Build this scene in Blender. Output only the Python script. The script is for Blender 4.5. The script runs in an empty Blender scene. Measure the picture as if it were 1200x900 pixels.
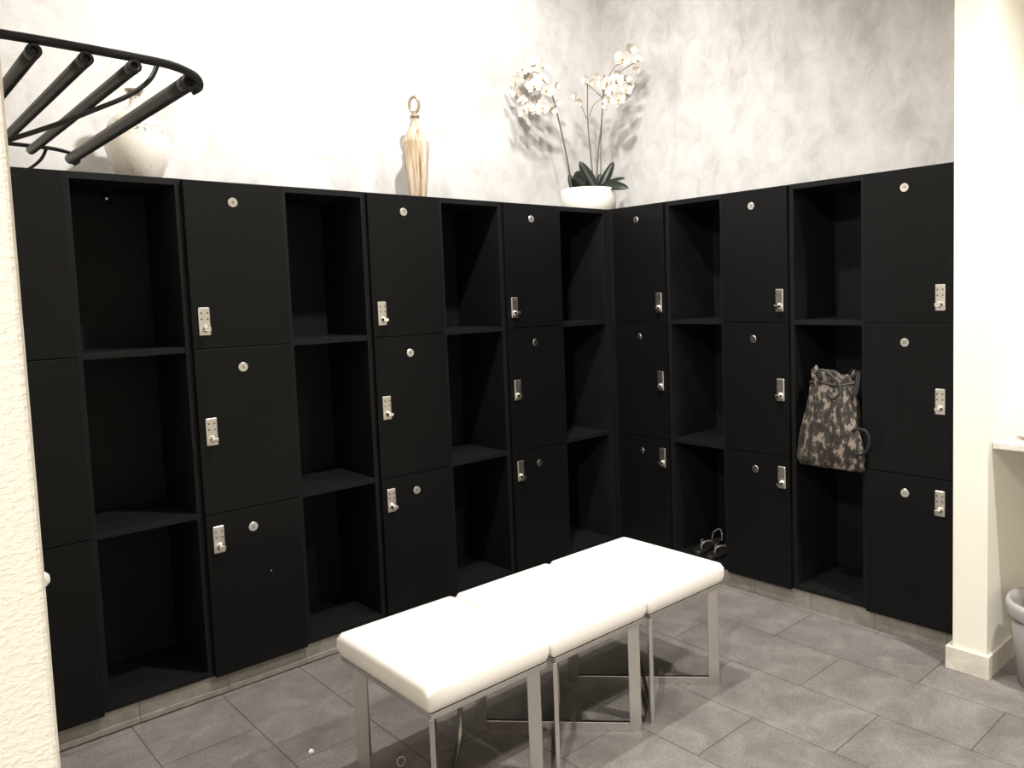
import bpy, bmesh, math, random
from mathutils import Vector, Matrix, Euler
random.seed(7)
PI = math.pi
scene = bpy.context.scene
COL = scene.collection

# ------------------------------------------------------------------ materials
def mat_new(name):
    m = bpy.data.materials.new(name); m.use_nodes = True
    nt = m.node_tree
    b = nt.nodes['Principled BSDF']
    return m, nt, b

def N(nt, kind, **kw):
    n = nt.nodes.new(kind)
    for k, v in kw.items():
        if k in n.inputs: n.inputs[k].default_value = v
        else: setattr(n, k, v)
    return n

def L(nt, a, ao, b, bi): nt.links.new(a.outputs[ao], b.inputs[bi])

def simple(name, col, rough=0.5, metal=0.0, spec=None, bump=None, trans=0.0):
    m, nt, b = mat_new(name)
    b.inputs['Base Color'].default_value = (*col, 1)
    b.inputs['Roughness'].default_value = rough
    b.inputs['Metallic'].default_value = metal
    if spec is not None: b.inputs['Specular IOR Level'].default_value = spec
    if trans: b.inputs['Transmission Weight'].default_value = trans
    if bump:
        tc = N(nt, 'ShaderNodeTexCoord'); mp = N(nt, 'ShaderNodeMapping')
        mp.inputs['Scale'].default_value = bump[1]
        no = N(nt, 'ShaderNodeTexNoise', Scale=1.0, Detail=5.0)
        bp = N(nt, 'ShaderNodeBump', Strength=bump[0], Distance=bump[2])
        L(nt, tc, 'Object', mp, 'Vector'); L(nt, mp, 'Vector', no, 'Vector')
        L(nt, no, 'Fac', bp, 'Height'); L(nt, bp, 'Normal', b, 'Normal')
    return m

def ramp(nt, stops, interp='LINEAR'):
    r = N(nt, 'ShaderNodeValToRGB'); cr = r.color_ramp; cr.interpolation = interp
    while len(cr.elements) < len(stops): cr.elements.new(0.5)
    for e, (p, c) in zip(cr.elements, stops):
        e.position = p; e.color = (*c, 1)
    return r

def mottled(name, c_dark, c_mid, c_light, scale, bump):
    m, nt, b = mat_new(name)
    tc = N(nt, 'ShaderNodeTexCoord')
    mp = N(nt, 'ShaderNodeMapping'); mp.inputs['Scale'].default_value = (1, 1, 0.75)
    L(nt, tc, 'Object', mp, 'Vector')
    n1 = N(nt, 'ShaderNodeTexNoise', Scale=scale, Detail=9.0, Roughness=0.66, Distortion=0.7)
    n2 = N(nt, 'ShaderNodeTexNoise', Scale=scale * 0.36, Detail=5.0, Roughness=0.55)
    L(nt, mp, 'Vector', n1, 'Vector'); L(nt, mp, 'Vector', n2, 'Vector')
    mx = N(nt, 'ShaderNodeMath', operation='ADD'); L(nt, n1, 'Fac', mx, 0); L(nt, n2, 'Fac', mx, 1)
    hf = N(nt, 'ShaderNodeMath', operation='MULTIPLY'); hf.inputs[1].default_value = 0.5; L(nt, mx, 'Value', hf, 0)
    r = ramp(nt, [(0.36, c_dark), (0.48, c_mid), (0.60, c_light)])
    L(nt, hf, 'Value', r, 'Fac'); L(nt, r, 'Color', b, 'Base Color')
    bp = N(nt, 'ShaderNodeBump', Strength=bump, Distance=0.004)
    L(nt, n1, 'Fac', bp, 'Height'); L(nt, bp, 'Normal', b, 'Normal')
    b.inputs['Roughness'].default_value = 0.7
    return m

M = {}
M['plaster'] = mottled('mottled_plaster', (0.445, 0.428, 0.41), (0.565, 0.545, 0.525), (0.655, 0.633, 0.61), 10.0, 0.15)

def knockdown():
    m, nt, b = mat_new('knockdown_wall_paint')
    b.inputs['Base Color'].default_value = (0.84, 0.79, 0.70, 1)
    b.inputs['Roughness'].default_value = 0.65
    tc = N(nt, 'ShaderNodeTexCoord')
    mp = N(nt, 'ShaderNodeMapping'); mp.inputs['Scale'].default_value = (1, 1, 1.5)
    L(nt, tc, 'Object', mp, 'Vector')
    no = N(nt, 'ShaderNodeTexNoise', Scale=120.0, Detail=3.0, Roughness=0.55)
    L(nt, mp, 'Vector', no, 'Vector')
    r = ramp(nt, [(0.46, (0, 0, 0)), (0.60, (1, 1, 1))]); L(nt, no, 'Fac', r, 'Fac')
    bp = N(nt, 'ShaderNodeBump', Strength=0.26, Distance=0.0014)
    L(nt, r, 'Color', bp, 'Height'); L(nt, bp, 'Normal', b, 'Normal')
    return m
M['knock'] = knockdown()
M['paint'] = simple('warm_white_wall_paint', (0.84, 0.80, 0.70), 0.6, bump=(0.25, (90, 90, 90), 0.001))
M['ceil'] = simple('ceiling_paint', (0.85, 0.84, 0.82), 0.8)

def floor_mat():
    m, nt, b = mat_new('grey_floor_tile')
    tc = N(nt, 'ShaderNodeTexCoord')
    sp = N(nt, 'ShaderNodeSeparateXYZ'); cb = N(nt, 'ShaderNodeCombineXYZ')
    L(nt, tc, 'Object', sp, 'Vector')
    ax = N(nt, 'ShaderNodeMath', operation='ADD'); ax.inputs[1].default_value = 0.03 + 0.3048 * 60
    ay = N(nt, 'ShaderNodeMath', operation='ADD'); ay.inputs[1].default_value = 0.03 + 0.3048 * 60
    L(nt, sp, 'X', ax, 0); L(nt, sp, 'Y', ay, 0)
    L(nt, ay, 'Value', cb, 'X'); L(nt, ax, 'Value', cb, 'Y')
    br = N(nt, 'ShaderNodeTexBrick', Scale=1.0)
    br.offset = 0.5; br.offset_frequency = 2; br.squash = 1.0
    br.inputs['Brick Width'].default_value = 0.6096; br.inputs['Row Height'].default_value = 0.3048
    br.inputs['Mortar Size'].default_value = 0.0022; br.inputs['Mortar Smooth'].default_value = 0.15
    br.inputs['Color1'].default_value = (1, 1, 1, 1); br.inputs['Color2'].default_value = (0.9, 0.9, 0.9, 1)
    br.inputs['Mortar'].default_value = (0.42, 0.40, 0.38, 1)
    L(nt, cb, 'Vector', br, 'Vector')
    n1 = N(nt, 'ShaderNodeTexNoise', Scale=7.0, Detail=8.0, Roughness=0.62, Distortion=0.6)
    n2 = N(nt, 'ShaderNodeTexNoise', Scale=110.0, Detail=3.0, Roughness=0.6)
    L(nt, tc, 'Object', n1, 'Vector'); L(nt, tc, 'Object', n2, 'Vector')
    r1 = ramp(nt, [(0.30, (0.155, 0.139, 0.128)), (0.5, (0.205, 0.186, 0.170)), (0.72, (0.275, 0.252, 0.232))])
    L(nt, n1, 'Fac', r1, 'Fac')
    r2 = ramp(nt, [(0.35, (0.80, 0.80, 0.80)), (0.65, (1.12, 1.12, 1.12))]); L(nt, n2, 'Fac', r2, 'Fac')
    m1 = N(nt, 'ShaderNodeMix', data_type='RGBA', blend_type='MULTIPLY'); m1.inputs[0].default_value = 1.0
    nt.links.new(r1.outputs['Color'], m1.inputs[6]); nt.links.new(r2.outputs['Color'], m1.inputs[7])
    m2 = N(nt, 'ShaderNodeMix', data_type='RGBA', blend_type='MULTIPLY'); m2.inputs[0].default_value = 1.0
    nt.links.new(m1.outputs[2], m2.inputs[6]); nt.links.new(br.outputs['Color'], m2.inputs[7])
    nt.links.new(m2.outputs[2], b.inputs['Base Color'])
    b.inputs['Roughness'].default_value = 0.5
    inv = N(nt, 'ShaderNodeMath', operation='MULTIPLY_ADD'); inv.inputs[1].default_value = -1.0; inv.inputs[2].default_value = 1.0
    L(nt, br, 'Fac', inv, 0)
    bp = N(nt, 'ShaderNodeBump', Strength=0.35, Distance=0.002)
    L(nt, inv, 'Value', bp, 'Height'); L(nt, bp, 'Normal', b, 'Normal')
    return m
M['floor'] = floor_mat()

def stone(name, c1, c2, joint_axis=None):
    m, nt, b = mat_new(name)
    tc = N(nt, 'ShaderNodeTexCoord')
    n1 = N(nt, 'ShaderNodeTexNoise', Scale=16.0, Detail=8.0, Roughness=0.65, Distortion=0.4)
    L(nt, tc, 'Object', n1, 'Vector')
    r = ramp(nt, [(0.33, c1), (0.68, c2)]); L(nt, n1, 'Fac', r, 'Fac')
    if joint_axis:
        sp = N(nt, 'ShaderNodeSeparateXYZ'); L(nt, tc, 'Object', sp, 'Vector')
        md = N(nt, 'ShaderNodeMath', operation='PINGPONG'); md.inputs[1].default_value = 0.1524
        L(nt, sp, joint_axis, md, 0)
        gt = N(nt, 'ShaderNodeMath', operation='LESS_THAN'); gt.inputs[1].default_value = 0.0018
        L(nt, md, 'Value', gt, 0)
        mx = N(nt, 'ShaderNodeMix', data_type='RGBA')
        nt.links.new(gt.outputs['Value'], mx.inputs[0]); nt.links.new(r.outputs['Color'], mx.inputs[6])
        mx.inputs[7].default_value = (c1[0] * 0.55, c1[1] * 0.55, c1[2] * 0.55, 1)
        nt.links.new(mx.outputs[2], b.inputs['Base Color'])
    else:
        L(nt, r, 'Color', b, 'Base Color')
    b.inputs['Roughness'].default_value = 0.45
    return m
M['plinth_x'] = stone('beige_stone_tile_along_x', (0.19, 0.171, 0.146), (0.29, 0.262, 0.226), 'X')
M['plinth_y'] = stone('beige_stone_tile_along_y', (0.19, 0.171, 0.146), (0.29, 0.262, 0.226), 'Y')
M['base_tile'] = stone('cream_stone_tile', (0.58, 0.53, 0.46), (0.76, 0.71, 0.63))
M['marble'] = stone('pale_marble', (0.55, 0.51, 0.46), (0.80, 0.77, 0.72))

def black_wood(name, col, grain, spec=0.15, rough=0.42):
    m, nt, b = mat_new(name)
    tc = N(nt, 'ShaderNodeTexCoord'); mp = N(nt, 'ShaderNodeMapping')
    mp.inputs['Scale'].default_value = grain
    no = N(nt, 'ShaderNodeTexNoise', Scale=1.0, Detail=6.0, Roughness=0.6)
    L(nt, tc, 'Object', mp, 'Vector'); L(nt, mp, 'Vector', no, 'Vector')
    r = ramp(nt, [(0.35, tuple(c * 0.8 for c in col)), (0.65, tuple(c * 1.2 for c in col))])
    L(nt, no, 'Fac', r, 'Fac'); L(nt, r, 'Color', b, 'Base Color')
    bp = N(nt, 'ShaderNodeBump', Strength=0.22, Distance=0.0012)
    L(nt, no, 'Fac', bp, 'Height'); L(nt, bp, 'Normal', b, 'Normal')
    b.inputs['Roughness'].default_value = rough
    b.inputs['Specular IOR Level'].default_value = spec
    return m
M['door'] = black_wood('black_stained_wood', (0.0050, 0.0049, 0.0048), (6, 6, 130))
M['carcass'] = black_wood('black_laminate', (0.0095, 0.0095, 0.0096), (130, 6, 6), 0.12, 0.5)
M['lock'] = simple('satin_nickel', (0.74, 0.71, 0.67), 0.32, 1.0)
M['lock_dark'] = simple('dark_keypad_button', (0.16, 0.13, 0.11), 0.35, 0.8)
M['chrome_knob'] = simple('polished_nickel', (0.85, 0.82, 0.78), 0.14, 1.0)
M['plate'] = simple('satin_aluminium', (0.82, 0.81, 0.79), 0.24, 1.0)
M['ink'] = simple('dark_engraving', (0.05, 0.05, 0.05), 0.6)
M['chrome'] = simple('brushed_chrome', (0.65, 0.63, 0.605), 0.24, 1.0)
M['vinyl'] = simple('white_vinyl', (0.86, 0.82, 0.76), 0.42, bump=(0.10, (60, 60, 60), 0.001))
M['board'] = simple('dark_seat_board', (0.03, 0.028, 0.026), 0.7)
M['rack'] = simple('black_coated_steel', (0.008, 0.008, 0.008), 0.42, 0.0, 0.35)
M['pot'] = simple('white_glazed_ceramic', (0.88, 0.85, 0.78), 0.3)
M['soil'] = simple('dark_moss', (0.02, 0.018, 0.014), 0.9, bump=(0.8, (80, 80, 80), 0.01))
M['leaf'] = simple('dark_orchid_leaf', (0.012, 0.017, 0.012), 0.38)
M['stem'] = simple('olive_orchid_stem', (0.13, 0.105, 0.075), 0.55)
M['twig'] = simple('brown_orchid_twig', (0.26, 0.19, 0.13), 0.6)
M['petal'] = simple('cream_petal', (0.64, 0.585, 0.52), 0.55)
M['lip'] = simple('beige_flower_centre', (0.55, 0.40, 0.26), 0.55)
M['white_plastic'] = simple('white_plastic', (0.88, 0.88, 0.86), 0.35)
M['paper'] = simple('white_paper', (0.88, 0.87, 0.85), 0.8)
M['elastic'] = simple('pale_grey_elastic', (0.66, 0.64, 0.60), 0.7)
M['sole'] = simple('black_rubber_sole', (0.018, 0.015, 0.014), 0.40)
M['strap'] = simple('dark_glossy_strap', (0.12, 0.105, 0.10), 0.28, 0.0, 0.8)
M['webbing'] = simple('black_webbing', (0.007, 0.007, 0.007), 0.8)
M['cord'] = simple('black_braided_cord', (0.03, 0.028, 0.026), 0.6)
M['bin'] = simple('frosted_grey_plastic', (0.25, 0.235, 0.22), 0.38)
M['bag_liner'] = simple('clear_bin_liner', (0.40, 0.38, 0.36), 0.3)

def camo_mat():
    m, nt, b = mat_new('camouflage_cloth')
    tc = N(nt, 'ShaderNodeTexCoord')
    n0 = N(nt, 'ShaderNodeTexNoise', Scale=42.0, Detail=3.0, Roughness=0.6)
    mp = N(nt, 'ShaderNodeMapping'); mp.inputs['Scale'].default_value = (1, 1, 0.62)
    L(nt, tc, 'Object', mp, 'Vector'); L(nt, mp, 'Vector', n0, 'Vector')
    r = ramp(nt, [(0.0, (0.014, 0.011, 0.009)), (0.44, (0.030, 0.023, 0.018)), (0.50, (0.060, 0.050, 0.038)), (0.555, (0.21, 0.168, 0.135))], 'CONSTANT')
    L(nt, n0, 'Fac', r, 'Fac'); L(nt, r, 'Color', b, 'Base Color')
    b.inputs['Roughness'].default_value = 0.8
    return m
M['camo'] = camo_mat()

def vase_mat():
    m, nt, b = mat_new('scrolled_white_glaze')
    tc = N(nt, 'ShaderNodeTexCoord')
    n0 = N(nt, 'ShaderNodeTexNoise', Scale=26.0, Detail=4.0, Roughness=0.55, Distortion=2.2)
    L(nt, tc, 'Object', n0, 'Vector')
    r = ramp(nt, [(0.40, (0.62, 0.54, 0.44)), (0.47, (0.66, 0.60, 0.52)), (0.488, (0.15, 0.11, 0.08)), (0.512, (0.15, 0.11, 0.08)), (0.535, (0.66, 0.60, 0.52))])
    L(nt, n0, 'Fac', r, 'Fac')
    # scrollwork only on the shoulder and rim bands
    sp = N(nt, 'ShaderNodeSeparateXYZ'); L(nt, tc, 'Object', sp, 'Vector')
    r2 = ramp(nt, [(0.0, (0.5, 0.5, 0.5)), (0.06, (0.35, 0.35, 0.35)), (0.11, (0.05, 0.05, 0.05)), (0.155, (0.1, 0.1, 0.1)), (0.18, (1, 1, 1)), (0.22, (0.8, 0.8, 0.8)), (0.26, (0.1, 0.1, 0.1)), (0.31, (0.9, 0.9, 0.9))])
    L(nt, sp, 'Z', r2, 'Fac')
    mx = N(nt, 'ShaderNodeMix', data_type='RGBA')
    nt.links.new(r2.outputs['Color'], mx.inputs[0]); mx.inputs[6].default_value = (0.76, 0.71, 0.64, 1)
    nt.links.new(r.outputs['Color'], mx.inputs[7]); nt.links.new(mx.outputs[2], b.inputs['Base Color'])
    b.inputs['Roughness'].default_value = 0.12
    return m
M['vase'] = vase_mat()

def amber_glass():
    m, nt, b = mat_new('amber_streaked_glass')
    tc = N(nt, 'ShaderNodeTexCoord'); mp = N(nt, 'ShaderNodeMapping'); mp.inputs['Scale'].default_value = (50, 50, 2)
    no = N(nt, 'ShaderNodeTexNoise', Scale=1.0, Detail=4.0, Roughness=0.6)
    L(nt, tc, 'Object', mp, 'Vector'); L(nt, mp, 'Vector', no, 'Vector')
    r = ramp(nt, [(0.36, (0.34, 0.21, 0.11)), (0.47, (0.66, 0.52, 0.36)), (0.62, (0.90, 0.84, 0.74))])
    L(nt, no, 'Fac', r, 'Fac'); L(nt, r, 'Color', b, 'Base Color')
    b.inputs['Roughness'].default_value = 0.08
    b.inputs['Transmission Weight'].default_value = 0.55
    b.inputs['IOR'].default_value = 1.35
    return m
M['glass'] = amber_glass()
M['stopper'] = simple('pale_gold_glass', (0.42, 0.33, 0.25), 0.14, 0.6)

# ------------------------------------------------------------------ mesh helpers
def bm_box(bm, x0, x1, y0, y1, z0, z1, bev=0.0, seg=2, mi=0):
    t = bmesh.new()
    bmesh.ops.create_cube(t, size=1.0)
    for v in t.verts:
        v.co = Vector((x0 + (v.co.x + .5) * (x1 - x0), y0 + (v.co.y + .5) * (y1 - y0), z0 + (v.co.z + .5) * (z1 - z0)))
    if bev > 0:
        bmesh.ops.bevel(t, geom=list(t.edges), offset=bev, segments=seg, profile=0.5, affect='EDGES')
    merge(bm, t, mi)

def merge(bm, t, mi=None, mtx=None):
    if mtx is not None: bmesh.ops.transform(t, matrix=mtx, verts=t.verts)
    mp = {}
    for v in t.verts: mp[v] = bm.verts.new(v.co)
    for f in t.faces:
        try: nf = bm.faces.new([mp[v] for v in f.verts])
        except ValueError: continue
        nf.material_index = f.material_index if mi is None else mi
        nf.smooth = f.smooth
    t.free()

def bm_tube(bm, pts, rad, seg=10, cap=True, mi=0, flat=None):
    """sweep a circle (or ellipse flat=(a,b)) along a poly-line; rad may be a list"""
    pts = [Vector(p) for p in pts]; n = len(pts)
    rads = rad if isinstance(rad, (list, tuple)) else [rad] * n
    rings = []; up = None
    for i, p in enumerate(pts):
        t = (pts[min(i + 1, n - 1)] - pts[max(i - 1, 0)]).normalized()
        if up is None:
            up = Vector((0, 0, 1)) if abs(t.z) < 0.9 else Vector((1, 0, 0))
        s = t.cross(up).normalized(); up = s.cross(t).normalized()
        ring = []
        for k in range(seg):
            a = 2 * PI * k / seg
            ca, sa = math.cos(a), math.sin(a)
            if flat: ca *= flat[0]; sa *= flat[1]
            ring.append(bm.verts.new(p + (s * ca + up * sa) * rads[i]))
        rings.append(ring)
    for a, b in zip(rings[:-1], rings[1:]):
        for k in range(seg):
            f = bm.faces.new([a[k], a[(k + 1) % seg], b[(k + 1) % seg], b[k]]); f.smooth = True; f.material_index = mi
    if cap:
        f = bm.faces.new(list(reversed(rings[0]))); f.material_index = mi
        f = bm.faces.new(rings[-1]); f.material_index = mi

def bm_lathe(bm, prof, seg=40, smooth=True, mi=0, cx=0, cy=0, ecc=1.0, phase=0.0):
    rings = []
    for r, z in prof:
        if r < 1e-6: rings.append([bm.verts.new((cx, cy, z))])
        else: rings.append([bm.verts.new((cx + r * math.cos(2 * PI * k / seg + phase), cy + ecc * r * math.sin(2 * PI * k / seg + phase), z)) for k in range(seg)])
    for a, b in zip(rings[:-1], rings[1:]):
        for k in range(seg):
            k2 = (k + 1) % seg
            vs = ([a[0]] if len(a) == 1 else [a[k], a[k2]]) + ([b[0]] if len(b) == 1 else [b[k2], b[k]])
            if len(vs) > 2:
                f = bm.faces.new(vs); f.smooth = smooth; f.material_index = mi

def spline(pts, n=8):
    pts = [Vector(p) for p in pts]; out = []
    for i in range(len(pts) - 1):
        p0 = pts[max(i - 1, 0)]; p1 = pts[i]; p2 = pts[i + 1]; p3 = pts[min(i + 2, len(pts) - 1)]
        for k in range(n):
            t = k / n
            out.append(0.5 * ((2 * p1) + (p2 - p0) * t + (2 * p0 - 5 * p1 + 4 * p2 - p3) * t * t + (3 * p1 - p0 - 3 * p2 + p3) * t ** 3))
    out.append(pts[-1]); return out

def obj(name, bm, mats, parent=None, loc=(0, 0, 0), smooth=False):
    bmesh.ops.recalc_face_normals(bm, faces=bm.faces)
    me = bpy.data.meshes.new(name); bm.to_mesh(me); bm.free()
    if smooth:
        for p in me.polygons: p.use_smooth = True
    for m in (mats if isinstance(mats, (list, tuple)) else [mats]): me.materials.append(m)
    o = bpy.data.objects.new(name, me); COL.objects.link(o); o.location = loc
    if parent: o.parent = parent
    return o

def tag(o, label, cat, group=None):
    o['label'] = label; o['category'] = cat
    if group: o['group'] = group
    return o

def thing(name, label, cat, loc=(0, 0, 0), rz=0.0, group=None):
    o = bpy.data.objects.new(name, None); COL.objects.link(o)
    o.empty_display_size = 0.1
    o.location = loc; o.rotation_euler = (0, 0, rz)
    return tag(o, label, cat, group)

def struct(name, bm, m):
    o = obj(name, bm, m); o['kind'] = 'structure'; return o

def copy_tree(root, parent=None):
    c = root.copy(); COL.objects.link(c)
    if parent: c.parent = parent
    for ch in list(root.children): copy_tree(ch, c)
    return c

# ------------------------------------------------------------------ sizes (metres)
H = 1.933            # top of the lockers
ZB = 0.080           # bottom of the lockers
TIER = (H - ZB) / 3
W = 0.3625           # column width
DEP = 0.385          # locker depth
WALL = 0.40
CEIL = 3.42
XL, YF, XW = -3.010, -2.200, -6.0     # left wall block
YR = -6.0

# ------------------------------------------------------------------ setting
bm = bmesh.new(); bm_box(bm, XW, 1.9, YR, 0.6, -0.12, 0.0); struct('floor', bm, M['floor'])
bm = bmesh.new(); bm_box(bm, XW, 1.9, YR, 0.6, CEIL, CEIL + 0.1); struct('ceiling', bm, M['ceil'])
bm = bmesh.new(); bm_box(bm, XL, 0.60, WALL, 0.6, 0, CEIL); struct('wall_back', bm, M['plaster'])
bm = bmesh.new(); bm_box(bm, WALL, 0.60, -1.905, WALL, 0, CEIL); struct('wall_right', bm, M['plaster'])
bm = bmesh.new(); bm_box(bm, XW, XL, YF, 0.6, 0, CEIL, 0.006, 3); struct('wall_left', bm, M['knock'])
bm = bmesh.new(); bm_box(bm, -0.130, 1.7, -2.030, -1.905, 0, CEIL, 0.004, 2); struct('wall_pier', bm, M['paint'])
bm = bmesh.new(); bm_box(bm, 0.55, 0.75, YR, -2.03, 0, CEIL); struct('wall_vanity', bm, M['paint'])
bm = bmesh.new(); bm_box(bm, XW, 1.9, YR - 0.1, YR, 0, CEIL); struct('wall_front', bm, M['paint'])
bm = bmesh.new(); bm_box(bm, XW - 0.1, XW, YR, YF, 0, CEIL); struct('wall_entry', bm, M['paint'])
# tiled baseboard wrapped round the pier
bm = bmesh.new()
bm_box(bm, -0.143, -0.130, -2.042, -1.884, 0, 0.088, 0.002)
bm_box(bm, -0.130, 0.55, -2.042, -2.030, 0, 0.088, 0.002)
bm_box(bm, -0.130, 0.004, -1.905, -1.884, 0, 0.088, 0.002)
struct('baseboard_pier', bm, M['base_tile'])
bm = bmesh.new()
bm_box(bm, XW, XL, YF - 0.013, YF, 0, 0.088, 0.002); bm_box(bm, XL, XL + 0.012, YF - 0.013, 0.0, 0, 0.088, 0.002)
struct('baseboard_left', bm, M['base_tile'])
# tiled plinth under the lockers, with a slim projecting foot strip
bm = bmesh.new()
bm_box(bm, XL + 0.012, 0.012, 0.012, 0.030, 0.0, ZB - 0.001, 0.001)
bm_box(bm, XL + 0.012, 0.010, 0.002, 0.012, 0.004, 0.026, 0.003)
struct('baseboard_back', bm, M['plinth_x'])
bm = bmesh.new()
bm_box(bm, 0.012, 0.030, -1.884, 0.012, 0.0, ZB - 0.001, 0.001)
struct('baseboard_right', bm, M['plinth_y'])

# ------------------------------------------------------------------ lockers
def digits_bm(text, size):
    cu = bpy.data.curves.new('digits', 'FONT'); cu.body = text; cu.size = size
    cu.align_x = 'CENTER'; cu.align_y = 'CENTER'; cu.extrude = 0.0004
    o = bpy.data.objects.new('digits', cu); COL.objects.link(o)
    dg = bpy.context.evaluated_depsgraph_get()
    me = bpy.data.meshes.new_from_object(o.evaluated_get(dg))
    t = bmesh.new(); t.from_mesh(me)
    bpy.data.objects.remove(o); bpy.data.meshes.remove(me); bpy.data.curves.remove(cu)
    return t

FACE = Matrix.Rotation(PI / 2, 4, 'X')     # text plane XY -> facing -Y

def number_plate(n, parent, x, y, z):
    bm = bmesh.new()
    bm_lathe(bm, [(0, 0), (0.0178, 0), (0.0178, 0.0016), (0.0166, 0.0026), (0, 0.0026)], 28, False)
    bmesh.ops.transform(bm, matrix=FACE, verts=bm.verts)
    t = digits_bm(str(n), 0.019 if n < 10 else 0.016)
    merge(bm, t, 1, Matrix.Translation((0, -0.0027, 0)) @ FACE)
    o = obj('number_plate', bm, [M['plate'], M['ink']], parent, (x, y, z))
    o['label'] = 'small round metal plate engraved %d' % n
    return o

def lock_mesh():
    bm = bmesh.new()
    bm_box(bm, -0.0205, 0.0205, -0.007, 0.0, -0.0515, 0.0515, 0.004, 3)
    for sx in (-0.0105, 0.0105):
        for z in (0.031, 0.009):
            t = bmesh.new(); bmesh.ops.create_uvsphere(t, u_segments=12, v_segments=8, radius=0.0036)
            for f in t.faces: f.smooth = True
            merge(bm, t, 1, Matrix.Translation((sx, -0.007, z)) @ Matrix.Scale(0.6, 4, (0, 1, 0)))
    t = bmesh.new()
    bm_lathe(t, [(0.0145, 0), (0.0145, 0.004), (0.0125, 0.006), (0.0115, 0.017), (0.0105, 0.0195), (0, 0.0195)], 24, False)
    merge(bm, t, 2, Matrix.Translation((0, -0.007, -0.026)) @ FACE)
    t = bmesh.new(); bm_box(t, -0.011, 0.013, -0.036, -0.024, -0.034, -0.020, 0.002, 2)
    merge(bm, t, 2)
    bmesh.ops.recalc_face_normals(bm, faces=bm.faces)
    me = bpy.data.meshes.new('combination_lock'); bm.to_mesh(me); bm.free()
    for m in (M['lock'], M['lock_dark'], M['chrome_knob']): me.materials.append(m)
    return me
LOCK = lock_mesh()

T = 0.020          # panel thickness
DY0, DY1 = -0.013, 0.007     # door slab, in front of the carcass edge
LOCKZ = [1.417, 1.008, 0.601]

def locker_door(parent, k, n, lock_x, mirror=False):
    z1 = H - k * TIER - (0.003 if k == 0 else 0.0015); z0 = H - (k + 1) * TIER + 0.0015
    if k == 2: z0 = ZB - 0.002
    bm = bmesh.new(); bm_box(bm, 0.002, W - 0.002, DY0, DY1, z0, z1, 0.0018, 2)
    d = obj('door', bm, M['door'], parent)
    number_plate(n, d, W / 2 - 0.008, DY0, H - k * TIER - 0.077)
    l = bpy.data.objects.new('combination_lock', LOCK); COL.objects.link(l); l.parent = d
    l.location = (lock_x, DY0, LOCKZ[k])
    l['label'] = 'satin nickel keypad lock with a turning knob'
    return d

def closed_unit(first, loc, rz, lock_x, label, group):
    t = thing('locker_cabinet', label, 'locker', loc, rz, group)
    bm = bmesh.new()
    y0 = 0.0085
    bm_box(bm, 0, T, y0, DEP, ZB, H, 0.001); bm_box(bm, W - T, W, y0, DEP, ZB, H, 0.001)
    bm_box(bm, T, W - T, y0, DEP, H - T, H); bm_box(bm, T, W - T, y0, DEP, ZB, ZB + T)
    bm_box(bm, T, W - T, DEP - 0.01, DEP, ZB + T, H - T)
    for k in (1, 2): bm_box(bm, T, W - T, y0 + 0.002, DEP - 0.01, H - k * TIER - T / 2, H - k * TIER + T / 2)
    obj('carcass', bm, M['carcass'], t)
    for k in range(3): locker_door(t, k, first + k, lock_x)
    return t

def open_unit(loc, rz, label, group, width=W):
    t = thing('open_locker', label, 'locker', loc, rz, group)
    y0 = 0.006
    for x in (0, width - T):
        bm = bmesh.new(); bm_box(bm, x, x + T, y0, DEP, ZB, H, 0.001); obj('side_panel', bm, M['carcass'], t)
    bm = bmesh.new(); bm_box(bm, T, width - T, y0, DEP, H - 0.024, H, 0.001); obj('top_panel', bm, M['carcass'], t)
    bm = bmesh.new(); bm_box(bm, T, width - T, y0, DEP, ZB, ZB + T, 0.001); obj('bottom_panel', bm, M['carcass'], t)
    bm = bmesh.new(); bm_box(bm, T, width - T, DEP - 0.01, DEP, ZB + T, H - 0.024); obj('back_panel', bm, M['carcass'], t)
    for k in (1, 2):
        bm = bmesh.new(); bm_box(bm, T, width - T, y0 + 0.002, DEP - 0.01, H - k * TIER - 0.011, H - k * TIER + 0.011, 0.001)
        obj('shelf', bm, M['carcass'], t)
    return t

G1, G2 = 'closed locker columns', 'open locker columns'
A = -2.185
x0 = A - 2 * W
u = closed_unit(1, (x0, 0, 0), 0, 0.044, 'black three-door locker column at the left end, half hidden behind the textured wall edge', G1)
bm = bmesh.new(); bm_box(bm, XL + 0.002 - x0, -0.001, 0.002, 0.02, ZB, H, 0.001); obj('filler_strip', bm, M['carcass'], u)
u = open_unit((x0 + W, 0, 0), 0, 'doorless black locker column with a shelf pair under the round vase at left', G2)
# round coat peg high on the back of this one
bm = bmesh.new(); bm_lathe(bm, [(0, 0), (0.006, 0), (0.006, 0.012), (0.012, 0.016), (0.012, 0.020), (0, 0.022)], 20)
bmesh.ops.transform(bm, matrix=FACE, verts=bm.verts)
o = obj('coat_peg', bm, M['plate'], u, (W / 2 + 0.028, DEP - 0.0095, 1.893)); o['label'] = 'small grey round metal coat peg'
u = closed_unit(4, (A, 0, 0), 0, 0.044, 'black three-door locker column with round plates 4, 5 and 6 and keypad locks', G1)
bm = bmesh.new(); bm_lathe(bm, [(0, 0), (0.0032, 0), (0.0026, 0.0014), (0, 0.0018)], 12)
bmesh.ops.transform(bm, matrix=FACE, verts=bm.verts)
dr = [c for c in u.children if c.name.startswith('door')][2]
o = obj('screw_head', bm, M['plate'], dr, (0.231, DY0, 0.431)); o['label'] = 'tiny bright screw head'
open_unit((A + W, 0, 0), 0, 'doorless black locker column between doors 4 to 6 and doors 7 to 9', G2)
closed_unit(7, (A + 2 * W, 0, 0), 0, 0.044, 'black three-door locker column with plates 7, 8 and 9, below the tall glass bottle', G1)
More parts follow.
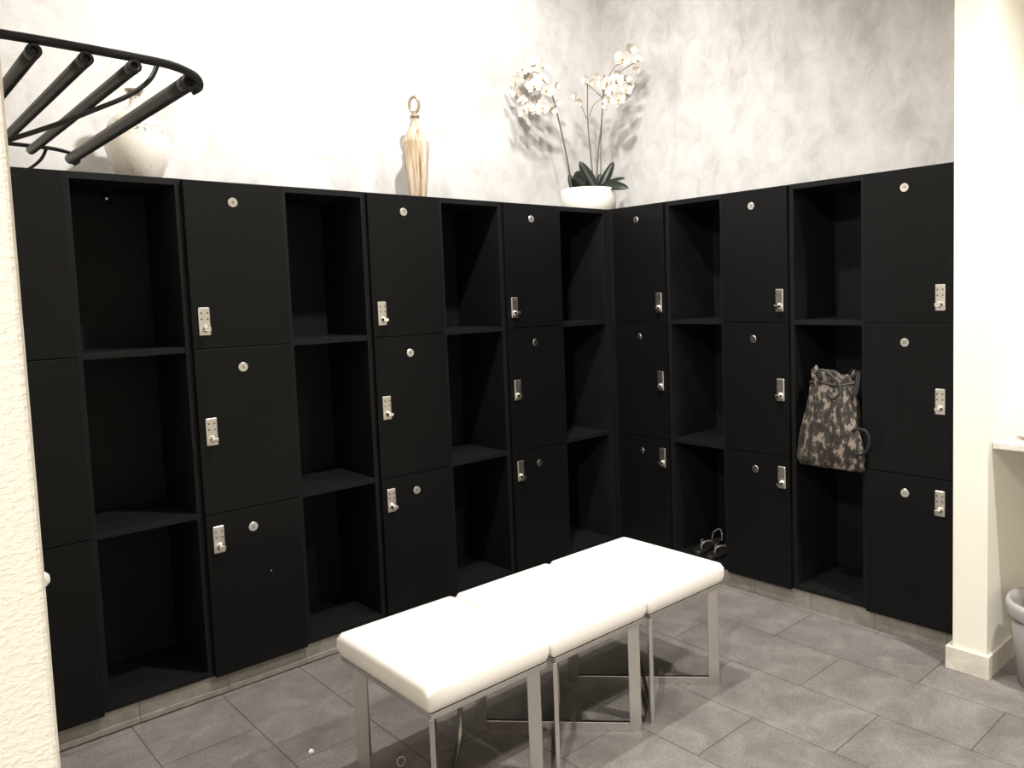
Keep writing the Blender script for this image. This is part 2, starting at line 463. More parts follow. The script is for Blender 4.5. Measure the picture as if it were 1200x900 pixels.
open_unit((A + 3 * W, 0, 0), 0, 'doorless dark locker column between doors 7 to 9 and doors 10 to 12', G2)
closed_unit(10, (A + 4 * W, 0, 0), 0, 0.044, 'black three-door locker column with plates 10, 11 and 12, last closed one before the corner', G1)
open_unit((A + 5 * W, 0, 0), 0, 'doorless dark locker column in the inner corner, under the white orchid pot', G2)
# right-hand run
RZ = -PI / 2
YS = -0.045
bm = bmesh.new()
bm_box(bm, A + 6 * W + 0.001, DEP, 0.001, DEP, ZB, H, 0.001)
bm_box(bm, 0.004, DEP, YS + 0.001, 0.0, ZB, H, 0.001)
tag(obj('corner_cabinet', bm, M['carcass']), 'plain black corner block with narrow filler strip joining the two locker runs, under the orchid', 'locker')
closed_unit(13, (0, YS, 0), RZ, W - 0.040, 'black three-door locker column with plates 13 to 15, just right of the inner corner', G1)
open_unit((0, YS - W, 0), RZ, 'doorless black locker column holding the strappy sandals at its bottom', G2)
closed_unit(16, (0, YS - 2 * W, 0), RZ, W - 0.042, 'black three-door locker column with plates 16, 17 and 18, left of the camouflage bag', G1)
open_unit((0, YS - 3 * W, 0), RZ, 'doorless black locker column with the camouflage bag on its middle shelf', G2)
closed_unit(19, (0, YS - 4 * W, 0), RZ, W - 0.046, 'black three-door locker column with plates 19, 20 and 21 beside the white pier', G1)

# ------------------------------------------------------------------ bench stools
SW, SY0, SY1 = 0.428, -1.337, -0.815
ZS = 0.384
def cushion_bm(w, d):
    bm = bmesh.new()
    nx, ny, th = 22, 26, 0.074
    def edge(t, half, r=0.020):
        return t
    top = []
    for j in range(ny + 1):
        row = []
        for i in range(nx + 1):
            fx, fy = i / nx, j / ny
            # denser near the border
            gx = 0.5 - 0.5 * math.cos(PI * fx); gy = 0.5 - 0.5 * math.cos(PI * fy)
            x, y = gx * w, gy * d
            e = min(x, w - x, y, d - y)
            ex = min(x, w - x); ey = min(y, d - y)
            R = 0.022
            kx = max(0.0, 1 - ex / R); ky = max(0.0, 1 - ey / R)
            k = min(1.0, math.hypot(kx, ky))
            z = th - R * 0.75 * (1 - math.sqrt(max(0.0, 1 - k * k)))
            z += 0.005 * math.sin(PI * gx) ** 0.6 * math.sin(PI * gy) ** 0.6 if 0 < gx < 1 and 0 < gy < 1 else 0
            row.append(bm.verts.new((x, y, z)))
        top.append(row)
    for j in range(ny):
        for i in range(nx):
            bm.faces.new([top[j][i], top[j][i + 1], top[j + 1][i + 1], top[j + 1][i]]).smooth = True
    border = [top[0][i] for i in range(nx)] + [top[j][nx] for j in range(ny)] + [top[ny][i] for i in range(nx, 0, -1)] + [top[j][0] for j in range(ny, 0, -1)]
    # round the plan corners a little
    for v in border:
        pass
    prev = border
    for fz, ins in ((0.75, -0.002), (0.45, -0.001), (0.18, 0.005), (0.03, 0.011), (0.0, 0.014)):
        ring = []
        for v in border:
            cx, cy = w / 2, d / 2
            sx = 1 - 2 * ins / w; sy = 1 - 2 * ins / d
            ring.append(bm.verts.new((cx + (v.co.x - cx) * sx, cy + (v.co.y - cy) * sy, border[nx // 2].co.z * fz)))
        for k in range(len(border)):
            k2 = (k + 1) % len(border)
            bm.faces.new([prev[k2], prev[k], ring[k], ring[k2]]).smooth = True
        prev = ring
    bm.faces.new(prev)
    # pull corners in so the plan outline is rounded
    r = 0.018
    for v in bm.verts:
        x, y = v.co.x, v.co.y
        cx = r if x < r else (w - r if x > w - r else None)
        cy = r if y < r else (d - r if y > d - r else None)
        if cx is not None and cy is not None:
            dx, dy = x - cx, y - cy; m = max(abs(dx), abs(dy)); h = math.hypot(dx, dy)
            if h > 1e-6: v.co.x = cx + dx * m / h; v.co.y = cy + dy * m / h
    return bm

def x_frame(bm, p, q, z0, z1, bw, bt):
    """flat-bar rectangle standing in the vertical plane through p and q"""
    p, q = Vector(p), Vector(q); d = (q - p); ln = d.length; a = math.atan2(d.y, d.x)
    t = bmesh.new()
    bm_box(t, 0, bw, -bt / 2, bt / 2, z0, z1, 0.0012)
    bm_box(t, ln - bw, ln, -bt / 2, bt / 2, z0, z1, 0.0012)
    return t, Matrix.Translation((p.x, p.y, 0)) @ Matrix.Rotation(a, 4, 'Z'), ln

def make_stool(label, x):
    w, d = SW, SY1 - SY0
    t = thing('bench_stool', label, 'stool', (x, SY0, 0), 0, 'white bench stools')
    obj('seat_cushion', cushion_bm(w, d), M['vinyl'], t, (0, 0, ZS))
    bm = bmesh.new(); bm_box(bm, 0.016, w - 0.016, 0.012, d - 0.012, ZS - 0.012, ZS + 0.002); obj('seat_board', bm, M['board'], t)
    # slim chrome rim beneath the cushion
    bm = bmesh.new(); zr0, zr1 = ZS - 0.016, ZS - 0.001
    bm_box(bm, 0.012, w - 0.014, 0.006, 0.015, zr0, zr1, 0.001); bm_box(bm, 0.012, w - 0.014, d - 0.015, d - 0.006, zr0, zr1, 0.001)
    bm_box(bm, 0.012, 0.021, 0.015, d - 0.015, zr0, zr1, 0.001); bm_box(bm, w - 0.023, w - 0.014, 0.015, d - 0.015, zr0, zr1, 0.001)
    obj('seat_rim', bm, M['chrome'], t)
    # crossed flat-bar frames
    x0f, x1f, y0f, y1f = 0.014, w - 0.038, 0.010, d - 0.085
    bw, bt, bh = 0.040, 0.014, 0.030
    for a, b in (((x1f, y0f), (x0f, y1f)), ((x0f, y0f), (x1f, y1f))):
        p = Vector((*a, 0)); q = Vector((*b, 0)); dv = q - p; ln = dv.length
        mt = Matrix.Translation(p) @ Matrix.Rotation(math.atan2(dv.y, dv.x), 4, 'Z')
        for s0 in (0, ln - bw):
            bm = bmesh.new(); bm_box(bm, s0, s0 + bw, -bt / 2, bt / 2, 0.0, ZS - 0.016, 0.0015)
            bmesh.ops.transform(bm, matrix=mt, verts=bm.verts); obj('leg', bm, M['chrome'], t)
        bm = bmesh.new(); bm_box(bm, bw, ln - bw, -bt / 2, bt / 2, 0.0, bh, 0.0015)
        bmesh.ops.transform(bm, matrix=mt, verts=bm.verts); obj('base_bar', bm, M['chrome'], t)
    return t
make_stool('white padded chrome stool nearest the camera, left end of the bench row', -2.084)
make_stool('middle white padded chrome stool between the two others in the bench row', -1.650)
make_stool('white padded chrome stool farthest right, nearest the inner locker corner', -1.218)

# ------------------------------------------------------------------ towel rack on the left wall
RH = 1.75
rk = thing('towel_rack', 'black metal tube rack fixed high on the wall at upper left', 'rack', (XL, -1.78, RH))
def rel(x, y, z): return (x - XL, y + 1.78, z - RH)
ya, yb = -2.095, -1.470
for tx, z, r in ((-2.968, RH - 0.011, 0.0069), (-2.922, RH - 0.011, 0.0069), (-2.876, RH - 0.011, 0.0069), (-2.812, RH - 0.013, 0.0092)):
    bm = bmesh.new()
    e0, e1 = ya - 0.004, yb - 0.020
    if tx > -2.85: e0, e1 = ya + 0.022, yb + 0.022
    bm_tube(bm, [rel(tx, e0, z), rel(tx, e0 + 0.05, z), rel(tx, e1 - 0.02, z), rel(tx, e1 - 0.004, z), rel(tx, e1, z)], [r, r, r, r, r * 0.7], 18)
    # rolled socket with an open bore at the near end
    t = bmesh.new(); bm_lathe(t, [(r * 0.42, 0.030), (r * 0.42, 0.0), (r * 0.8, -0.003), (r * 1.05, 0.0), (r * 1.05, 0.012), (r * 1.0, 0.016)], 20)
    merge(bm, t, 0, Matrix.Translation(rel(tx, e0 - 0.004, z)) @ Matrix.Rotation(-PI / 2, 4, 'X'))
    obj('tube', bm, M['rack'], rk)
for yy, r, ln in ((ya, 0.0050, 'near'), (yb, 0.0034, 'far')):
    dz = 0.0
    bm = bmesh.new()
    bm_tube(bm, spline([rel(XL, yy, RH + 0.002), rel(-2.95, yy, RH + 0.002), rel(-2.86, yy, RH), rel(-2.832, yy + 0.001, RH - 0.002), rel(-2.813, yy + 0.008, RH - 0.005), rel(-2.802, yy + 0.018, RH - 0.009), rel(-2.799, yy + 0.027, RH - 0.015), rel(-2.806, yy + 0.032, RH - 0.020)], 6), r, 12)
    obj('bracket', bm, M['rack'], rk)
    bm = bmesh.new()
    bm_tube(bm, spline([rel(-2.850, yy, RH - 0.002), rel(-2.860, yy, RH - 0.022), rel(-2.882, yy, RH - 0.042), rel(-2.916, yy, RH - 0.062), rel(-2.956, yy, RH - 0.084), rel(XL, yy, RH - 0.110)], 6), 0.0026, 10)
    obj('brace', bm, M['rack'], rk)
    bm = bmesh.new(); bm_box(bm, 0.0, 0.006, yy + 1.78 - 0.014, yy + 1.78 + 0.014, -0.130, 0.022, 0.002); obj('wall_plate', bm, M['rack'], rk)

# small white dome on the side of the wall edge
bm = bmesh.new(); bm_lathe(bm, [(0.0085, 0), (0.0085, 0.002), (0.0072, 0.005), (0.004, 0.0080), (0, 0.0088)], 20)
bmesh.ops.transform(bm, matrix=Matrix.Rotation(PI / 2, 4, 'Y'), verts=bm.verts)
tag(obj('wall_bumper', bm, M['white_plastic'], None, (XL, -2.165, 1.212)), 'small white dome bumper sticking out of the textured wall edge', 'bumper')

# ------------------------------------------------------------------ round vase
vs = thing('vase', 'bulbous white vase with brown scrollwork and slim flared neck behind the rack', 'vase', (-2.262, 0.20, H))
prof = [(0, 0), (0.058, 0), (0.064, 0.006), (0.078, 0.035), (0.095, 0.075), (0.106, 0.12), (0.108, 0.152), (0.103, 0.185), (0.088, 0.218), (0.062, 0.245), (0.036, 0.262), (0.021, 0.282), (0.017, 0.302), (0.019, 0.318)]
bm = bmesh.new(); bm_lathe(bm, prof, 48); obj('body', bm, M['vase'], vs)
bm = bmesh.new()
rp = [(0.019, 0.316), (0.024, 0.328), (0.031, 0.336), (0.032, 0.340), (0.028, 0.340), (0.018, 0.330), (0.012, 0.305), (0.0, 0.300)]
bm_lathe(bm, rp, 32); obj('rim', bm, M['stopper'], vs)

# ------------------------------------------------------------------ glass bottle
bt_ = thing('glass_bottle', 'tall faceted amber glass decanter with ring stopper standing on the lockers', 'bottle', (-1.074, 0.20, H))
bm = bmesh.new()
bm_lathe(bm, [(0, 0), (0.038, 0), (0.041, 0.006), (0.062, 0.262), (0.062, 0.278), (0.046, 0.312), (0.026, 0.350), (0.0185, 0.376), (0.0185, 0.392)], 8, False, phase=0.25)
obj('body', bm, M['glass'], bt_)
bm = bmesh.new(); bm_lathe(bm, [(0.0, 0.390), (0.019, 0.390), (0.024, 0.396), (0.022, 0.404), (0.010, 0.410), (0.008, 0.418), (0, 0.420)], 24); obj('collar', bm, M['stopper'], bt_)
bm = bmesh.new(); pts = []
for k in range(33):
    a = 2 * PI * k / 32
    pts.append((0.0225 * math.cos(a) * 0.72, -0.0225 * math.cos(a) * 0.69, 0.453 + 0.036 * math.sin(a)))
bm_tube(bm, pts, 0.0075, 12, False); bmesh.ops.remove_doubles(bm, verts=bm.verts, dist=1e-5)
obj('ring_stopper', bm, M['stopper'], bt_)

# ------------------------------------------------------------------ potted orchid (lateral axis S, depth axis D)
OX, OY = 0.022, 0.172
S_ = Vector((0.72, -0.694, 0)); D_ = Vector((0.694, 0.72, 0))
def P(s, h, d=0.0): return S_ * s + D_ * d + Vector((0, 0, h))
oc = thing('potted_orchid', 'white orchid with two arching flower sprays in a low white drum pot', 'plant', (OX, OY, H))
bm = bmesh.new()
bm_lathe(bm, [(0, 0), (0.150, 0), (0.156, 0.004), (0.157, 0.124), (0.155, 0.127), (0.149, 0.127), (0.148, 0.105), (0, 0.105)], 56); obj('pot', bm, M['pot'], oc)
bm = bmesh.new(); bm_lathe(bm, [(0.147, 0.106), (0.147, 0.126), (0.11, 0.134), (0.05, 0.138), (0, 0.139)], 32); obj('moss', bm, M['soil'], oc)
def pix(u, v, d=0.0):
    k = 1 + d / 4.6
    return ((u - 690) / 206.0 * k, ((250 - v) / 208.0 + 0.46) * k - 0.46)
def lean(u, d):            # the left spray leans out into the room, clear of the wall behind
    return d - (0.16 * min(1.0, (692 - u) / 70.0) if u < 692 else 0.0)
def leaf(base, tip, width, d0, d1, bend=0.0, twist=0.0, flat=False):
    b = P(*pix(*base), d0); t = P(*pix(*tip), d1); ax = (t - b); n = 12
    side = (Vector((0, 0, 1)) if flat else S_) * math.cos(twist) + D_ * math.sin(twist)
    side = (side - ax.normalized() * side.dot(ax.normalized())).normalized()
    nrm = ax.normalized().cross(side)
    bm = bmesh.new(); rows = []
    for i in range(n + 1):
        f = i / n
        c = b + ax * f + nrm * bend * math.sin(PI * f) * ax.length
        wv = width * (math.sin(PI * min(1, (0.16 + 0.84 * f))) ** 0.55) * (1.0 if f < 0.97 else 0.35)
        rows.append([(c - side * wv * 0.5), (c + nrm * -wv * 0.12), (c + side * wv * 0.5)])
    th = 0.0018
    up = [[bm.verts.new(p) for p in r] for r in rows]; dn = [[bm.verts.new(p - nrm * th) for p in r] for r in rows]
    for i in range(n):
        for k in range(2):
            bm.faces.new([up[i][k], up[i][k + 1], up[i + 1][k + 1], up[i + 1][k]]).smooth = True
            bm.faces.new([dn[i + 1][k], dn[i + 1][k + 1], dn[i][k + 1], dn[i][k]]).smooth = True
        bm.faces.new([up[i + 1][0], dn[i + 1][0], dn[i][0], up[i][0]]); bm.faces.new([up[i][2], dn[i][2], dn[i + 1][2], up[i + 1][2]])
    bm.faces.new(up[0] + list(reversed(dn[0]))); bm.faces.new(list(reversed(up[n])) + dn[n])
    obj('leaf', bm, M['leaf'], oc)
leaf((700, 226), (681, 191), 0.066, -0.02, -0.03, 0.03)
leaf((703, 226), (721, 191), 0.052, 0.0, 0.02, -0.04)
leaf((703, 226), (705, 203), 0.050, 0.05, 0.06, 0.0, 0.3)
leaf((676, 226), (668, 203), 0.048, 0.03, 0.04, 0.05, 0.4)
leaf((681, 228), (679, 202), 0.082, -0.03, -0.06, 0.10)
leaf((688, 228), (671, 212), 0.06, -0.05, -0.10, 0.12, 0.2)
leaf((704, 222), (733, 212), 0.044, -0.02, -0.05, 0.06, 0.7, True)
leaf((706, 221), (736, 226), 0.058, -0.04, -0.12, 0.10, 0.5, True)
def stem(pts, r, m='stem', name='stem'):
    bm = bmesh.new(); ctrl = [P(*pix(p[0], p[1], dd), dd) for p, dd in ((q, lean(q[0], q[2]) if q[1] < 226 else q[2]) for q in pts)]
    sp = spline(ctrl, 7); n = len(sp)
    bm_tube(bm, sp, [r * (1 - 0.45 * i / n) for i in range(n)], 8); return obj(name, bm, M[m], oc)
stem([(672, 226, 0.03), (667, 190, 0.02), (660, 150, 0.0), (652, 114, -0.03)], 0.0062)
stem([(652, 114, -0.03), (647, 106, -0.05), (639, 105, -0.06), (628, 109, -0.06), (621, 122, -0.05), (620, 132, -0.05)], 0.0036, 'twig', 'flower_spray')
stem([(647, 106, -0.05), (641, 92, -0.04), (632, 86, -0.03), (624, 93, -0.02), (615, 103, -0.02), (609, 106, -0.02)], 0.0036, 'twig', 'flower_spray')
stem([(697, 226, 0.0), (694, 180, 0.0), (692, 145, 0.0), (693, 100, 0.0)], 0.0050)
stem([(693, 146, 0.0), (688, 134, -0.01), (683, 120, -0.02)], 0.0032, 'twig', 'flower_spray')
stem([(699, 226, 0.0), (703, 180, 0.0), (708, 145, 0.0), (711, 112, 0.0), (713, 92, 0.0)], 0.0055)
stem([(705, 226, 0.03), (706, 180, 0.03), (708, 150, 0.02), (711, 118, 0.01)], 0.0036)
stem([(711, 120, 0.0), (704, 112, -0.02), (696, 105, -0.02), (690, 101, -0.02)], 0.0036, 'twig', 'flower_spray')
stem([(694, 138, 0.0), (700, 125, -0.01), (711, 118, -0.02)], 0.0032, 'twig', 'flower_spray')
stem([(711, 112, 0.0), (717, 96, -0.02), (724, 84, -0.02), (733, 78, -0.02), (741, 70, -0.02)], 0.0036, 'twig', 'flower_spray')
stem([(712, 108, 0.0), (722, 95, -0.03), (734, 87, -0.03), (748, 79, -0.02)], 0.0036, 'twig', 'flower_spray')
stem([(711, 116, 0.0), (719, 112, -0.03), (727, 116, -0.04), (728, 126, -0.04)], 0.0036, 'twig', 'flower_spray')

def flower_mesh(seed, closed=0.0):
    rnd = random.Random(seed); bm = bmesh.new()
    def petal(ang, ln, wd, cup, mi=0):
        n, m = 6, 4; rows = []
        for i in range(n + 1):
            f = i / n; row = []
            wv = wd * (math.sin(PI * (0.10 + 0.86 * f)) ** 0.7)
            for j in range(m + 1):
                g = j / m - 0.5
                x = f * ln; y = g * wv
                z = cup * (f * f) * ln + 0.9 * abs(g) ** 2 * wv * 0.5
                row.append(Vector((x, y, z + closed * x)))
            rows.append(row)
        rot = Matrix.Rotation(ang, 3, 'Z')
        vv = [[bm.verts.new(rot @ p) for p in r] for r in rows]
        v2 = [[bm.verts.new(rot @ (p - Vector((0, 0, 0.0009)))) for p in r] for r in rows]
        for i in range(n):
            for j in range(m):
                a = bm.faces.new([vv[i][j], vv[i + 1][j], vv[i + 1][j + 1], vv[i][j + 1]]); a.smooth = True; a.material_index = mi
                a = bm.faces.new([v2[i][j], v2[i][j + 1], v2[i + 1][j + 1], v2[i + 1][j]]); a.smooth = True; a.material_index = mi
    s = 1.0
    for a in (90, 215, 325):                      # sepals
        petal(math.radians(a + rnd.uniform(-8, 8)), 0.036 * s, 0.026 * s, rnd.uniform(-0.1, 0.35))
    for a in (18, 162):                           # broad petals
        petal(math.radians(a + rnd.uniform(-8, 8)), 0.041 * s, 0.046 * s, rnd.uniform(-0.05, 0.3))
    petal(math.radians(270), 0.020, 0.015, 1.2, 1)
    t = bmesh.new(); bmesh.ops.create_icosphere(t, subdivisions=2, radius=0.0052)
    for f in t.faces: f.smooth = True
    merge(bm, t, 1, Matrix.Translation((0, 0.002, 0.006)))
    bmesh.ops.recalc_face_normals(bm, faces=bm.faces)
    me = bpy.data.meshes.new('flower'); bm.to_mesh(me); bm.free()
    me.materials.append(M['petal']); me.materials.append(M['lip'])
    return me
FM = [flower_mesh(1), flower_mesh(2), flower_mesh(3, 0.7), flower_mesh(4, 1.2)]
rnd = random.Random(11)
def flower(u, v, d, size, kind=None, yaw=0.0, pitch=0.0):
    o = bpy.data.objects.new('flower', FM[rnd.randrange(3) if kind is None else kind]); COL.objects.link(o); o.parent = oc
    d = lean(u, d); o.location = P(*pix(u, v, d), d)
    # local +Z faces back along -D (into the room), then jitter
    base = Matrix((( S_.x, 0, -D_.x), (S_.y, 0, -D_.y), (0, 1, 0)))
    j = Euler((pitch + rnd.uniform(-0.35, 0.35), yaw + rnd.uniform(-0.5, 0.5), rnd.uniform(-0.5, 0.5))).to_matrix()
    o.rotation_euler = (base @ j).to_euler(); o.scale = (size,) * 3
for f in [(610, 97, -.03, .95, 0, -.5), (611, 110, -.03, .8, 2, -.4), (631, 103, -.08, 1.15, 0, .1), (645, 108, -.08, 1.15, 1, .4),
          (641, 95, -.05, 1.0, 1, .3), (631, 79, -.03, .9, 2, 0), (619, 83, -.02, 1.0, 1, -.4), (642, 81, -.03, .75, 2, .4),
          (617, 119, -.04, .9, 1, -.4), (624, 128, -.06, .9, 0, -.1), (632, 131, -.07, .8, 1, 0), (640, 128, -.07, .95, 0, .2),
          (649, 132, -.05, .75, 2, .4), (619, 134, -.05, .75, 2, -.3), (634, 118, -.02, .8, 1, 0), (655, 103, -.05, .6, 2, .8), (625, 92, .01, .8, 0, 0), (654, 124, -.03, .55, 3, .6),
          (734, 75, -.04, 1.25, 0, -.1), (742, 64, -.02, .85, 2, .2), (751, 77, -.02, .95, 1, .5), (750, 88, -.03, .6, 3, .4),
          (716, 101, -.05, .95, 1, -.3), (726, 99, -.06, 1.1, 0, 0), (735, 98, -.03, .65, 3, .4), (737, 110, -.06, .95, 1, .4),
          (721, 111, -.08, .9, 0, -.1), (728, 121, -.09, 1.15, 0, .1), (717, 122, -.04, .7, 2, -.4), (728, 92, -.02, .7, 2, 0), (736, 119, -.03, .8, 1, .5), (714, 131, -.04, .5, 3, -.3), (742, 104, 0.0, .7, 1, .4),
          (692, 98, -.02, .75, 2, -.2), (701, 101, -.03, .75, 1, .1), (704, 94, -.01, .6, 2, .3), (683, 122, -.02, .6, 3, -.4), (679, 116, -.02, .5, 3, -.5), (709, 108, -.03, .6, 2, -.2)]:
    flower(*f)

# ------------------------------------------------------------------ camouflage bag on the middle shelf
bag = thing('drawstring_bag', 'camouflage drawstring bag slumped on the middle shelf of the right locker run', 'bag', (0.022, -1.325, H - 2 * TIER + 0.012))
bm = bmesh.new(); rb = random.Random(5); seg = 56; rings = []
lev = [(0.0, 0.94, .80), (0.012, 1.0, .92), (0.05, 0.985, 1.0), (0.10, 0.94, 1.02), (0.16, 0.87, 1.0), (0.22, 0.80, .95), (0.28, 0.74, .88), (0.32, 0.70, .78), (0.345, 0.66, .62), (0.365, 0.68, .66), (0.385, 0.71, .70)]
for li, (z, sw, sd) in enumerate(lev):
    ring = []
    for k in range(seg):
        a = 2 * PI * k / seg
        c, s = math.cos(a), math.sin(a)
        ex = 0.62
        yy = 0.143 * sw * math.copysign(abs(c) ** ex, c); xx = 0.082 * sd * math.copysign(abs(s) ** 0.8, s)
        wr = 0.006 * math.sin(5 * a + 1.3 * li * 0.6) + 0.004 * math.sin(11 * a + li * 0.9)
        if li >= 7: wr += 0.009 * math.sin(13 * a + li * 0.3)
        zz = z + 0.012 * (c * 0.4) * (z / 0.3) + (0.016 * math.sin(3 * a + 0.8) + 0.010 * math.sin(7 * a) if li >= 8 else 0)
        m = 1 + wr / 0.09
        yo = -0.012 * z / 0.3
        fr = min(1.0, max(0.0, (-0.036 - xx) / 0.014)) * max(0.0, 1 - z / 0.30)      # the part lolling out over the shelf edge
        yo += (-0.078 if c < 0 else 0.034) * fr * abs(c)
        sag = -0.026 * fr if z < 0.06 else 0.0
        ring.append(bm.verts.new((xx * m, yy * (1 + wr / 0.2) + yo, max(zz, 0.0) + sag)))
    rings.append(ring)
for a, b in zip(rings[:-1], rings[1:]):
    for k in range(seg): bm.faces.new([a[k], a[(k + 1) % seg], b[(k + 1) % seg], b[k]]).smooth = True
bm.faces.new(list(reversed(rings[0])))
cv = bm.verts.new((0, 0, 0.30))
for k in range(seg): bm.faces.new([rings[-1][k], rings[-1][(k + 1) % seg], cv]).smooth = True
obj('bag_body', bm, M['camo'], bag)
# drawstring wound round the neck, with a loose loop at the front
bm = bmesh.new(); pts = []
for k in range(41):
    a = 2 * PI * k / 40
    pts.append((0.060 * math.sin(a), 0.112 * math.cos(a) * 1.0 - 0.012, 0.343 + 0.004 * math.sin(4 * a)))
bm_tube(bm, pts, 0.005, 8, False)
bm_tube(bm, spline([(-0.055, 0.02, 0.343), (-0.075, 0.03, 0.385), (-0.078, 0.0, 0.405), (-0.078, -0.04, 0.385), (-0.072, -0.075, 0.345), (-0.076, -0.08, 0.31), (-0.080, -0.05, 0.285), (-0.076, -0.03, 0.30)], 6), 0.006, 8)
obj('drawstring', bm, M['cord'], bag)
bm = bmesh.new()
bm_tube(bm, spline([(-0.02, -0.09, 0.36), (0.0, -0.12, 0.395), (-0.02, -0.135, 0.37), (-0.04, -0.128, 0.30)], 8), 0.011, 8, flat=(1.0, 0.22))
obj('strap', bm, M['webbing'], bag)
bm = bmesh.new()
bm_tube(bm, spline([(-0.078, -0.138, 0.15), (-0.0895, -0.165, 0.165), (-0.0895, -0.205, 0.158), (-0.0895, -0.218, 0.115), (-0.0895, -0.20, 0.07), (-0.0895, -0.165, 0.055), (-0.076, -0.140, 0.07)], 7), 0.006, 8)
obj('carry_loop', bm, M['webbing'], bag)

# ------------------------------------------------------------------ sandals
def make_sandal(label, x, y, rz):
    s = thing('sandal', label, 'sandal', (x, y, ZB + T + 0.0005), rz, 'sandals at the bottom of the open locker')
    def outline(w, n=40):
        out = []
        for k in range(n):
            a = 2 * PI * k / n
            xx = 0.125 * math.cos(a); f = (xx + 0.125) / 0.25
            ww = w * (0.030 + 0.014 * f - 0.016 * math.exp(-((f - 0.42) / 0.2) ** 2))
            out.append((xx, ww / 0.044 * 0.044 * math.copysign(abs(math.sin(a)) ** 0.8, math.sin(a))))
        return out
    bm = bmesh.new(); r = []
    for z, w in ((0, 0.94), (0.004, 1.0), (0.018, 1.0), (0.023, 0.95)):
        r.append([bm.verts.new((p[0] * (0.98 + 0.02 * w), p[1], z + 0.010 * max(0, -p[0] / 0.125) * (z / 0.023))) for p in outline(w)])
    for a, b in zip(r[:-1], r[1:]):
        for k in range(40): bm.faces.new([a[k], a[(k + 1) % 40], b[(k + 1) % 40], b[k]]).smooth = True
    bm.faces.new(list(reversed(r[0]))); bm.faces.new(r[-1])
    obj('sole', bm, M['sole'], s)
    for sg in (1, -1):
        bm = bmesh.new()
        bm_tube(bm, spline([(0.072, 0.0, 0.022), (0.066, 0.0, 0.045), (0.045, sg * 0.014, 0.058), (0.012, sg * 0.030, 0.052), (-0.012, sg * 0.034, 0.020)], 7), 0.0065, 8, flat=(1.0, 0.45))
        obj('strap', bm, M['strap'], s)
    bm = bmesh.new()
    bm_tube(bm, spline([(-0.085, 0.030, 0.028), (-0.095, 0.026, 0.062), (-0.112, 0.0, 0.082), (-0.095, -0.026, 0.062), (-0.085, -0.030, 0.028)], 7), 0.0045, 8)
    obj('heel_strap', bm, M['strap'], s)
make_sandal('black strappy sandal at bottom of the open locker, left of the pair', 0.150, -0.530, PI + 0.10)
make_sandal('black strappy sandal at bottom of the open locker, right of the pair', 0.135, -0.640, PI - 0.08)

# ------------------------------------------------------------------ bits on the floor
bm = bmesh.new(); pts = []
for k in range(25):
    a = 2 * PI * k / 24; p, q = 0.0125 * math.cos(a) * (1 + 0.12 * math.sin(a)), 0.026 * math.sin(a)
    pts.append((0.875 * p + 0.52 * q, -0.485 * p + 0.854 * q, 0.0024))
bm_tube(bm, pts, 0.0024, 8, False); bmesh.ops.remove_doubles(bm, verts=bm.verts, dist=1e-5)
tag(obj('hair_tie', bm, M['elastic'], None, (-1.920, -0.888, 0)), 'small pale loop of elastic on the floor under the nearest stool', 'hair tie')
bm = bmesh.new()
ps = [(-0.008, -0.006), (0.007, -0.008), (0.009, 0.004), (0.0, 0.010), (-0.009, 0.003)]
b0 = [bm.verts.new((x, y, 0.0003)) for x, y in ps]; b1 = [bm.verts.new((x * .8, y * .8, 0.004 + 0.004 * (i % 2))) for i, (x, y) in enumerate(ps)]
bm.faces.new(list(reversed(b0))); bm.faces.new(b1)
for k in range(5): bm.faces.new([b0[k], b0[(k + 1) % 5], b1[(k + 1) % 5], b1[k]])
tag(obj('paper_scrap', bm, M['paper'], None, (-2.095, -0.618, 0)), 'tiny white scrap of paper on the grey floor left of the stools', 'scrap')

# ------------------------------------------------------------------ vanity side, past the pier
bm = bmesh.new(); bm_box(bm, -0.312, 0.33, -0.50, 0.568, 0.020, 0.046, 0.004, 3)
tag(obj('vanity_counter', bm, M['marble'], None, (0.22, -2.60, 0.84)), 'pale marble counter end jutting out beside the white pier at the right edge', 'counter')
bm = bmesh.new(); bm_lathe(bm, [(0, 0), (0.05, 0), (0.075, 0.012), (0.082, 0.022), (0.079, 0.024), (0.06, 0.012), (0, 0.008)], 40)
tag(obj('soap_dish', bm, M['pot'], None, (0.065, -2.150, 0.8862)), 'small round white dish on the marble counter', 'dish')
wb = thing('waste_bin', 'round frosted grey waste bin on the floor beside the white pier', 'bin', (-0.035, -2.215, 0))
bm = bmesh.new(); bm_lathe(bm, [(0, 0), (0.098, 0), (0.104, 0.006), (0.132, 0.275), (0.128, 0.275), (0.100, 0.010), (0, 0.010)], 48); obj('bin_body', bm, M['bin'], wb)
bm = bmesh.new(); bm_lathe(bm, [(0.131, 0.255), (0.141, 0.262), (0.146, 0.300), (0.140, 0.318), (0.131, 0.316), (0.127, 0.280), (0.131, 0.255)], 48); obj('rim', bm, M['bag_liner'], wb)

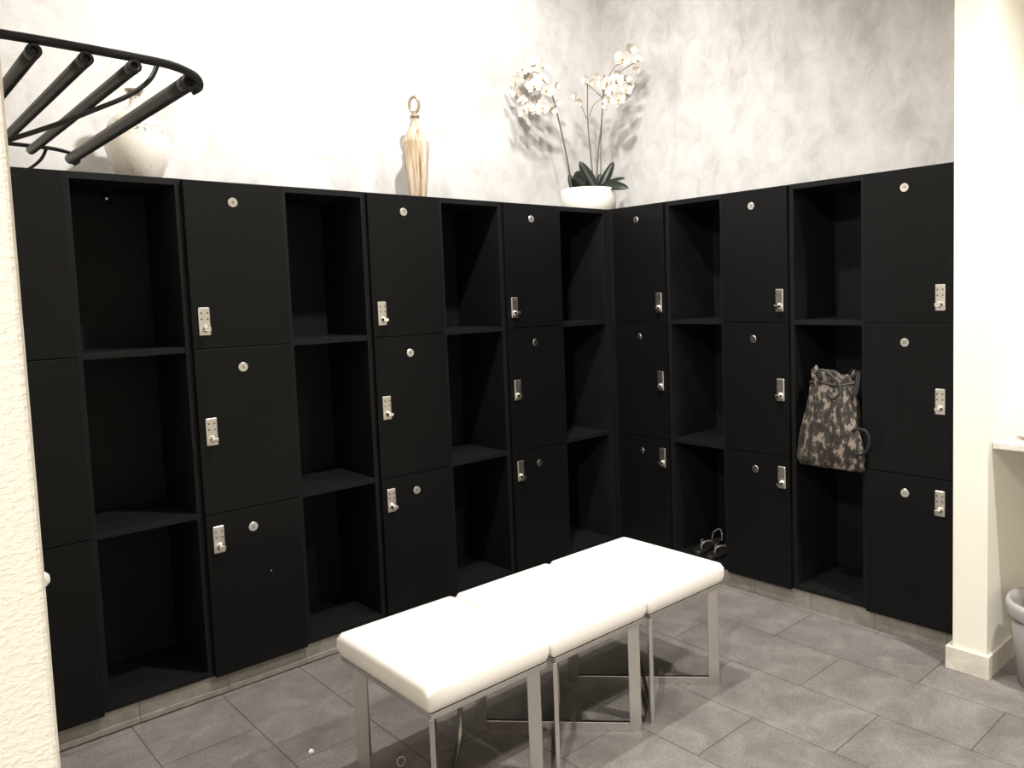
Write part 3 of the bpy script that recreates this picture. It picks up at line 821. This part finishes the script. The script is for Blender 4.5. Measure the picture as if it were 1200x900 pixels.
# ------------------------------------------------------------------ lights
def spot(name, loc, power, size=PI * 0.97, blend=0.25, rad=0.05, col=(1.0, 0.985, 0.962), aim=None):
    l = bpy.data.lights.new(name, 'SPOT'); l.energy = power; l.spot_size = size; l.spot_blend = blend
    l.shadow_soft_size = rad; l.color = col
    o = bpy.data.objects.new(name, l); COL.objects.link(o); o.location = loc
    if aim: o.rotation_euler = (Vector(aim) - Vector(loc)).to_track_quat('-Z', 'Y').to_euler()
    return o
spot('bench_downlight', (-1.50, -1.08, 3.38), 268, math.radians(172), 1.0, aim=(-1.50, -0.25, 1.7))
spot('corner_wall_fill', (-0.70, -0.75, 3.38), 72, math.radians(172), 1.0, aim=(-0.50, 0.2, 2.2))  # added fill lamp, no fixture there; brightens the back wall near the corner
spot('aisle_downlight', (-1.95, -2.10, 3.38), 22, math.radians(150), 1.0)
spot('vanity_downlight', (-0.55, -3.00, 3.38), 340, math.radians(110), 0.8, aim=(-0.75, -2.7, 0))
spot('entry_downlight', (-4.20, -3.25, 3.38), 370)
w = bpy.data.worlds.new('room_air'); scene.world = w; w.use_nodes = True
w.node_tree.nodes['Background'].inputs['Color'].default_value = (1.0, 0.96, 0.92, 1)
w.node_tree.nodes['Background'].inputs['Strength'].default_value = 0.05

# ------------------------------------------------------------------ camera
cam = bpy.data.cameras.new('camera'); co = bpy.data.objects.new('camera', cam); COL.objects.link(co)
R_ = Vector(((0.719623, -0.693654, -0.031412))); U_ = Vector(((0.074184, 0.031824, 0.996737))); F_ = Vector(((0.690391, 0.719605, -0.074360)))
co.matrix_world = Matrix((( R_.x, U_.x, -F_.x, -3.14191), (R_.y, U_.y, -F_.y, -3.08576), (R_.z, U_.z, -F_.z, 1.47368), (0, 0, 0, 1)))
cam.sensor_fit = 'HORIZONTAL'; cam.sensor_width = 36.0
cam.lens = 36.0 * 928.646 / 1200.0
cam.shift_x = -89.577 / 1200.0; cam.shift_y = -36.320 / 1200.0
cam.clip_start = 0.05
scene.camera = co

scene.view_settings.view_transform = 'Standard'
scene.view_settings.look = 'None'
scene.view_settings.gamma = 1.0
scene.view_settings.use_curve_mapping = False
scene.view_settings.exposure = 0.0
